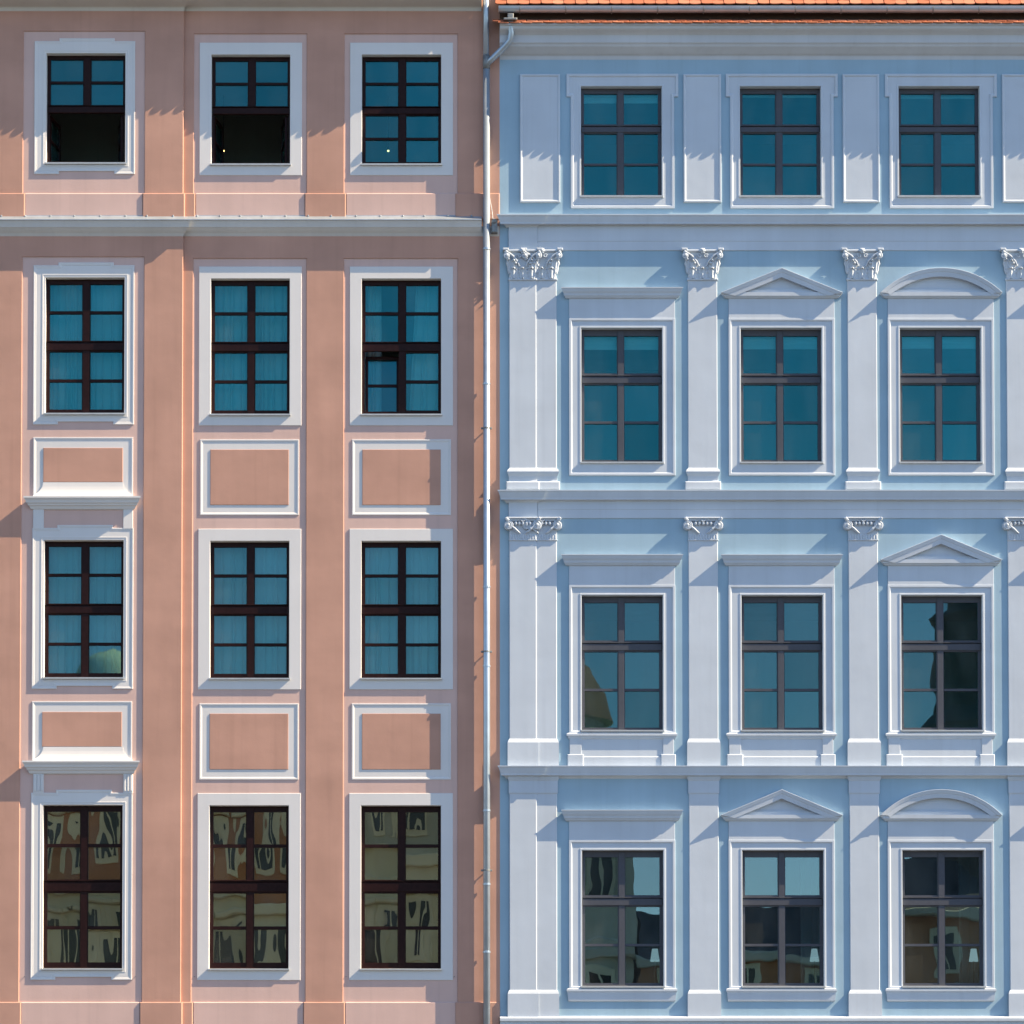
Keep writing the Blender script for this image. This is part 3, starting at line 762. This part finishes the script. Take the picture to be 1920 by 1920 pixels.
# top cornice, tiled ledge, gutter and roof
m = MB()
m.cornice([(0, 112), (.012, 106), (.02, 104), (.05, 101), (.10, 94), (.15, 87), (.165, 83), (.18, 81), (.19, 79.5), (.195, 70), (.20, 66), (.24, 61), (.27, 58), (.30, 55), (.32, 52), (.33, 47), (.36, 46), (.36, 43.5)], x937, XR, False, False, 0.0, back=-.1)
top = m.build('eave_cornice', M_eave, blue)
pe = .36; ze = Z(43, pe)
m = MB(); pit = R(34)
m.add([(x937, pe, ze - .005), (XR, pe, ze - .005), (XR, pe - .26, ze + .17), (x937, pe - .26, ze + .17), (x937, -.1, ze - .01), (XR, -.1, ze - .01)], [(0, 1, 2, 3), (0, 1, 5, 4), (2, 3, 4, 5), (0, 3, 4), (1, 2, 5)])
led = m.build('tiled_ledge', M_darkwood, blue)
tile_field(led, x937 - .03, XR, .392, Z(44.5, .392), pit, 2, .10, X(1935))
pr_ = .24; zr = Z(11, pr_); pit2 = R(48)
m = MB()
m.add([(x937, pr_ - .02, zr - .02), (XR, pr_ - .02, zr - .02), (XR, pr_ - 3.4, zr + 3.7), (x937, pr_ - 3.4, zr + 3.7), (x937, pr_ - .02, zr - .07), (XR, pr_ - .02, zr - .07), (XR, pr_ - 3.4, zr + 3.6), (x937, pr_ - 3.4, zr + 3.6)],
      [(0, 1, 2, 3), (4, 5, 6, 7), (0, 1, 5, 4), (1, 2, 6, 5), (2, 3, 7, 6), (3, 0, 4, 7)])
m.box(x937, XR, ze + .1, zr + .1, .02, .10)
roof = m.build('roof', M_darkwood, blue)
tile_field(roof, x937 + .02, XR, pr_ + .035, zr + .0, pit2, 3, .145, X(1935), 1)
# gutter
m = MB(); gp, gz, gr = .243, Z(12.5, .30), .066
n = 10; vs = []
for xe in (x937 - .02, XR):
    for k in range(n + 1):
        a = math.pi * k / n; vs.append((xe, gp + gr * math.cos(a), gz - gr * math.sin(a) * 1.15))
m.add(vs, [(k, k + 1, n + 2 + k, n + 1 + k) for k in range(n)] + [tuple(range(n + 1)), tuple(range(n + 1, 2 * n + 2))])
m.tube([(x937 - .02, gp + gr, gz), (XR, gp + gr, gz)], .011, 8)
gut = m.build('gutter', M_zinc, blue)
for xb in [975 + 86.3 * k for k in range(-0, 16)]:
    m = MB(); x = X(xb, 20, .4)
    pts = [(x, gp + (gr + .006) * math.cos(math.pi * k / 8), gz - (gr + .006) * math.sin(math.pi * k / 8) * 1.15) for k in range(9)]
    m.tube(pts, .009, 6); m.build('gutter_hook', M_zincd, gut)

# ================================================================== DOWNPIPE
dp = empty('downpipe', (X(912), -.087, 0))
tag(dp, 'grey zinc downpipe between pink and blue houses with side branch', 'downpipe')
xp = X(912.3, 700, .087); rp = .054
m = MB(); zj = Z(116, .09)
m.tube([(xp, .087, .1), (xp, .087, zj)], rp, 20); m.build('pipe', M_zinc, dp, smooth=True)
m = MB(); m.tube([(xp - .006, .087, zj - .02), (xp - .006, .087, Z(14, .09)), (xp - .006, .10, Z(-30, .1))], rp * .86, 20); m.build('upper_pipe', M_zinc, dp, smooth=True)
m = MB(); m.tube([(xp, .087, zj - .12), (xp, .087, zj + .1)], rp * 1.06, 20); m.build('junction', M_zincd, dp, smooth=True)
xo = X(957.5, 55, .24)
m = MB(); m.tube([(xo - .005, .30, Z(40, .30)), (xo, .28, Z(52, .28)), (xo + .01, .265, Z(62, .265)), (xo - .01, .24, Z(75, .24)), (xo - .08, .20, Z(86, .2)), (xp + .11, .12, Z(108, .12)), (xp, .09, Z(121, .09))], .049, 16); m.build('branch_pipe', M_zinc, dp, smooth=True)
m = MB(); m.slab(xo - .11, xo + .10, Z(37, .38), Z(33, .38), .28, .39, .008); m.slab(xo - .05, xo + .045, Z(34, .34), Z(25, .32), .20, .33, .01); m.build('gutter_outlet', M_zincd, dp)
for yc in (467, 720, 1101, 1249, 1520, 1658, 1785):
    m = MB(); z = Z(yc, .09); m.tube([(xp, .087, z - .014), (xp, .087, z + .014)], rp * 1.13, 20); m.build('collar', M_zinc, dp)
for yc in (803, 1222, 1632):
    m = MB(); z = Z(yc, .09)
    m.tube([(xp, .087, z - .012), (xp, .087, z + .012)], rp * 1.1, 16)
    m.tube([(xp, .0, z), (xp, .05, z)], .010, 8); m.slab(xp - .085, xp + .085, z - .016, z + .016, .078, .098, .004)
    m.ball((xp - .075, .09, z), .016); m.build('bracket', M_zincd, dp)
jb = MB(); jx = X(927.5, 424, .1)
jb.slab(jx - .05, jx + .045, Z(436, .1), Z(413, .1), .02, .11, .012); jb.ball((jx - .005, .105, Z(415, .1)), .04, .03, .045)
jb.build('joint_box', M_zincd, dp)
cb = MB(); cb.tube([(X(918, 380), .03, Z(372)), (X(921, 390), .05, Z(388)), (X(923, 400), .06, Z(400)), (X(924, 412), .10, Z(414))], .006, 6); cb.build('cable', M_sill, dp)

# ================================================================== CURTAINS, LAMPS
def curtain(x0, x1, z0, z1, p, label, slant=0.0, amp=.045):
    m = MB(); n = 260; ph = random.random() * 6; vs = []; rows = 5
    pl = []; xx = .03
    while xx < (x1 - x0): pl.append((xx, random.uniform(.010, .022), random.uniform(.5, 1.0))); xx += random.uniform(.05, .16)
    for j in range(rows + 1):
        t = j / rows
        for i in range(n + 1):
            u = i / n; x = x0 + (x1 - x0) * u + slant * (1 - t) * (1 - u); q = u * (x1 - x0)
            d = amp * .5 * math.sin(q * 19 + ph) - sum(k * amp * 2.1 * math.exp(-((q - c0) / w0) ** 2) for c0, w0, k in pl) * (.25 + .75 * (1 - t) ** .6)
            vs.append((x, p + d, z0 + (z1 - z0) * t))
    f = [(j * (n + 1) + i, j * (n + 1) + i + 1, (j + 1) * (n + 1) + i + 1, (j + 1) * (n + 1) + i) for j in range(rows) for i in range(n)]
    m.add(vs, f); o = m.build('curtain', M_curt, None, smooth=True)
    return tag(o, label, 'curtain', 'curtains')
def pop(c, r):
    pl = COLS[c][2]; return X(OPX[c][0], 650, pl), X(OPX[c][1], 650, pl), Z(ROWS[r][1]), Z(ROWS[r][0]), pl - RD
for c, r, lb in ((0, 1, 'closed sheer curtain in the bordered window right below the metal-capped cornice'),
                 (1, 1, 'closed sheer curtain in the plain window right below the metal-capped cornice'),
                 (0, 2, 'closed sheer curtain in the hooded window with smooth unfluted hood brackets'),
                 (1, 2, 'closed sheer curtain in the middle plain window between two framed panels'),
                 (2, 2, 'closed sheer curtain between two framed panels, window next to downpipe')):
    a, b, z0, z1, q = pop(c, r); curtain(a - .1, b + .1, z0 - .2, z1 + .1, q - .36, lb)
a, b, z0, z1, q = pop(2, 1)
curtain(a - .15, a + .30, z0 - .2, z1 + .1, q - .40, 'narrow drawn-back curtain behind the tilted-open sash')
curtain(a + .86, b + .25, z0 - .2, z1 + .1, q - .38, 'wide drawn-back curtain beside the window with tilted-open sash', slant=-.13)
for c, lb in ((1, 'narrow curtain behind lamp under lowest triangular pediment'), (2, 'narrow curtain behind lamp under lowest arched pediment')):
    op = bops[c][3]; curtain(op[2] - .30, op[2] + .1, op[1] - .2, op[3] + .1, -.62, lb, amp=.015)
def blind(c, r, yb, label):
    op = bops[c][r]; m = MB(); z0 = Z(yb, -.2); n = 12
    for k in range(n):
        a, b = z0 + (op[3] + .05 - z0) * k / n, z0 + (op[3] + .05 - z0) * (k + 1) / n
        m.add([(op[0] - .05, -.205, a), (op[2] + .05, -.205, a), (op[2] + .05, -.205 - .004 * (k % 2), b), (op[0] - .05, -.205 - .004 * (k % 2), b)], [(0, 1, 2, 3)])
    m.box(op[0] - .05, op[2] + .05, z0 - .015, z0, -.215, -.2)
    tag(m.build('roller_blind', M_curt, None), label, 'blind', 'roller blinds of the blue house')
blind(0, 0, 192, 'raised roller blind in the top-storey blue-house window next to downpipe')
blind(1, 0, 181, 'slightly lowered blind in middle top-storey window of blue house')
blind(2, 0, 183, 'slightly lowered blind in top-storey window farthest from the downpipe')
blind(0, 1, 654, 'lowered roller blind in window under flat hood beside carved leaf capitals')
blind(1, 1, 653, 'lowered roller blind in window under upper triangular pediment')
blind(2, 1, 652, 'lowered roller blind in window under the upper arched pediment')
def lamp(x, z, y, label):
    e = empty('table_lamp', (x, y, z - .62)); m = MB(); n = 20
    lo, hi = [(x + .075 * math.cos(6.2832 * k / n), -y + .075 * math.sin(6.2832 * k / n), z - .10) for k in range(n)], [(x + .045 * math.cos(6.2832 * k / n), -y + .045 * math.sin(6.2832 * k / n), z + .10) for k in range(n)]
    m.add(lo + hi, [(k, (k + 1) % n, n + (k + 1) % n, n + k) for k in range(n)]); m.build('lamp_shade', M_lampsh, e, smooth=True)
    m = MB(); m.tube([(x, -y, z - .6), (x, -y, z + .02)], .009, 8); m.tube([(x, -y, z - .62), (x, -y, z - .59)], .07, 16); m.build('stand', M_brass, e)
    tag(e, label, 'lamp', 'table lamps in the lowest blue windows')
for c, lb in ((0, 'white-shaded table lamp behind lowest window under flat straight hood'), (1, 'white-shaded table lamp behind lowest window under triangular pediment'), (2, 'white-shaded table lamp behind lowest window under arched pediment')):
    lamp(X(BOX[c] + 62, 1791, -.26), Z(1791, -.26), .26, lb)
def bulb(px, py, y, label):
    x, z = X(px, py, -y), Z(py, -y); e = empty('ceiling_lamp', (x, y, z))
    m = MB(); m.ball((x, -y, z), .018, .016, .014); m.build('bulb', M_bulb, e)
    m = MB(); m.tube([(x, -y, z + .02), (x, -y, z + .9)], .004, 6); m.tube([(x, -y, z + .015), (x, -y, z + .06)], [.03, .012], 10); m.build('cord', M_darkwood, e)
    tag(e, label, 'lamp')
bulb(419, 283, 1.2, 'small glowing lamp behind the open lower sash of plain surround')
bulb(728, 283, 1.2, 'small glowing lamp behind closed top window near downpipe')

# ================================================================== HOUSES ACROSS THE SQUARE (seen mirrored in the panes)
M_o1 = plaster('brown_orange_plaster', (.50, .23, .11), .08); M_o2 = plaster('cream_plaster', (.80, .72, .50), .06); M_o3 = plaster('grey_cream_plaster', (.55, .52, .40), .06)
M_rf = simple('dark_red_roof_tiles', (.12, .045, .03), .8, nscale=8, var=.3); M_slate = simple('dark_slate_roof', (.07, .068, .07), .7, nscale=2, var=.3)
M_win = simple('dark_far_window_glass', (.02, .022, .025), .1); M_tow = simple('dark_sandstone', (.10, .09, .08), .9, nscale=3, var=.35)
YO = -88.0
def far_house(name, x0, x1, h, roofh, mats, zsplit, pitch_x, label, gable=None, rows=None):
    e = empty(name, (0, YO, 0)); tag(e, label, 'house')
    e.location = ((x0 + x1) / 2, YO, 0)
    lo, up, rf = mats
    m = MB(); m.box(x0, x1, 0, zsplit, -8, 0); m.build('lower_wall', lo, e, flip=True, y0=YO)
    m = MB(); m.box(x0, x1, zsplit, h, -8, -.1); m.build('upper_wall', up, e, flip=True, y0=YO)
    m = MB(); m.slab(x0 - .1, x1 + .1, zsplit - .35, zsplit + .2, -.2, .35, .05); m.slab(x0 - .1, x1 + .1, h - .3, h + .1, -.2, .5, .05); m.build('cornice', lo, e, flip=True, y0=YO)
    m = MB(); m.add([(x0, .4, h + .1), (x1, .4, h + .1), (x1, -4, h + roofh), (x0, -4, h + roofh), (x0, -8.4, h + .1), (x1, -8.4, h + .1)], [(0, 1, 2, 3), (2, 3, 4, 5), (0, 3, 4), (1, 2, 5), (0, 1, 5, 4)]); m.build('roof', rf, e, flip=True, y0=YO)
    n = max(1, int((x1 - x0) / pitch_x))
    for zc, wh, ww, arch in rows or ():
        for k in range(n):
            xc = x0 + (x1 - x0) * (k + .5) / n; p = 0 if zc < zsplit else -.1
            m = MB(); m.slab(xc - ww / 2 - .22, xc + ww / 2 + .22, zc - wh / 2 - .25, zc + wh / 2 + .3, p - .1, p + .08, .03)
            if arch: m.slab(xc - ww / 2 - .4, xc + ww / 2 + .4, zc + wh / 2 + .35, zc + wh / 2 + .6, p - .1, p + .3, .06)
            wn = m.build('window', M_o2, e, flip=True, y0=YO)
            g = MB(); g.box(xc - ww / 2, xc + ww / 2, zc - wh / 2, zc + wh / 2, p, p + .1); g.build('glass', M_win, wn, flip=True, y0=YO)
            g = MB(); g.box(xc - .04, xc + .04, zc - wh / 2, zc + wh / 2, p, p + .14); g.build('mullion', M_o2, wn, flip=True, y0=YO)
    return e
far_house('opposite_house', -26, -7.2, 22.4, 2.0, (M_o2, M_o1, M_rf), 16.4, 1.55, 'brown and cream house across the square mirrored in lowest brown-framed panes', rows=((13.7, 2.4, .72, 1), (10.5, 2.4, .7, 0), (18.7, 1.7, .55, 1), (21.3, 1.1, .5, 0), (6, 2.4, .7, 0)))
far_house('opposite_house', -7.0, 1.2, 21.6, 1.8, (M_o2, M_o3, M_rf), 18.2, 1.35, 'cream house mirrored in the lowest brown-framed panes next to downpipe', rows=((19.9, 1.6, .5, 0), (14.6, 2.8, .55, 1), (10.5, 2.4, 1.0, 0), (6, 2.4, 1.1, 0)))
far_house('opposite_house', 1.4, 6.6, 20.0, 2.2, (M_o3, M_o3, M_slate), 14.0, 2.1, 'grey cream house mirrored in lowest grey-framed panes under flat hood', rows=((17.2, 2.0, .8, 0), (12, 2.0, .9, 0), (7, 2.0, .9, 0)))
far_house('opposite_house', 6.8, 16.0, 13.6, 2.6, (M_o3, M_o1, M_slate), 11.0, 2.4, 'low slate-roofed house mirrored in lowest panes under triangular pediment', rows=((12.3, 1.2, .7, 0), (8, 2.0, .9, 0)))
far_house('opposite_house', 16.2, 27.0, 15.6, 2.9, (M_o3, M_o1, M_slate), 12.0, 2.4, 'brown house mirrored in the lowest panes under arched pediment', rows=((13.8, 1.6, .8, 0), (9, 2.0, .9, 0)))
# round gable, dome and church tower behind them
def lathe(m, xc, pc, pr, n=28):
    vs = []; f = []
    for r, z in pr:
        for k in range(n): a = 6.28318 * k / n; vs.append((xc + r * math.cos(a), pc + r * math.sin(a), z))
    for j in range(len(pr) - 1):
        for k in range(n): f.append((j * n + k, j * n + (k + 1) % n, (j + 1) * n + (k + 1) % n, (j + 1) * n + k))
    m.add(vs, f)
e = empty('domed_turret', (-16.4, YO - 4, 0)); tag(e, 'cream domed turret mirrored in the hooded window with plain brackets', 'turret')
m = MB(); lathe(m, -16.4, -4, [(1.7, 0), (1.7, 25.9)]); m.build('drum', M_o2, e, flip=True, y0=YO)
m = MB(); lathe(m, -16.4, -4, [(1.75, 25.9), (1.7, 26.4), (1.4, 27.0), (.9, 27.4), (.3, 27.6), (.05, 27.7)]); m.build('dome', M_o2, e, flip=True, y0=YO, smooth=True)
e = empty('red_dome_turret', (3.0, YO - 4, 0)); tag(e, 'red-tiled turret mirrored low in the grey panes under a straight hood', 'turret')
m = MB(); lathe(m, 3.0, -4, [(2.4, 0), (2.4, 24.3), (2.8, 24.4)]); m.build('drum', M_o3, e, flip=True, y0=YO)
m = MB(); lathe(m, 3.0, -4, [(2.8, 24.4), (2.5, 25.6), (1.9, 26.6), (1.0, 27.3), (.1, 27.6)]); m.build('dome', M_rf, e, flip=True, y0=YO, smooth=True)
e = empty('church_tower', (25.0, YO - 6, 0)); tag(e, 'dark church tower mirrored in the grey panes under the middle triangular pediment', 'tower')
m = MB(); lathe(m, 25.0, -6, [(4.6, 0), (4.6, 24), (5.0, 24.4), (4.4, 25), (4.3, 29), (4.7, 29.4), (3.8, 30), (3.4, 32.5)], 14); m.build('shaft', M_tow, e, flip=True, y0=YO)
m = MB(); lathe(m, 25.0, -6, [(3.6, 32.5), (3.0, 33.4), (1.8, 34.2), (.6, 34.8), (.1, 35.6)], 14); m.build('spire', M_slate, e, flip=True, y0=YO)
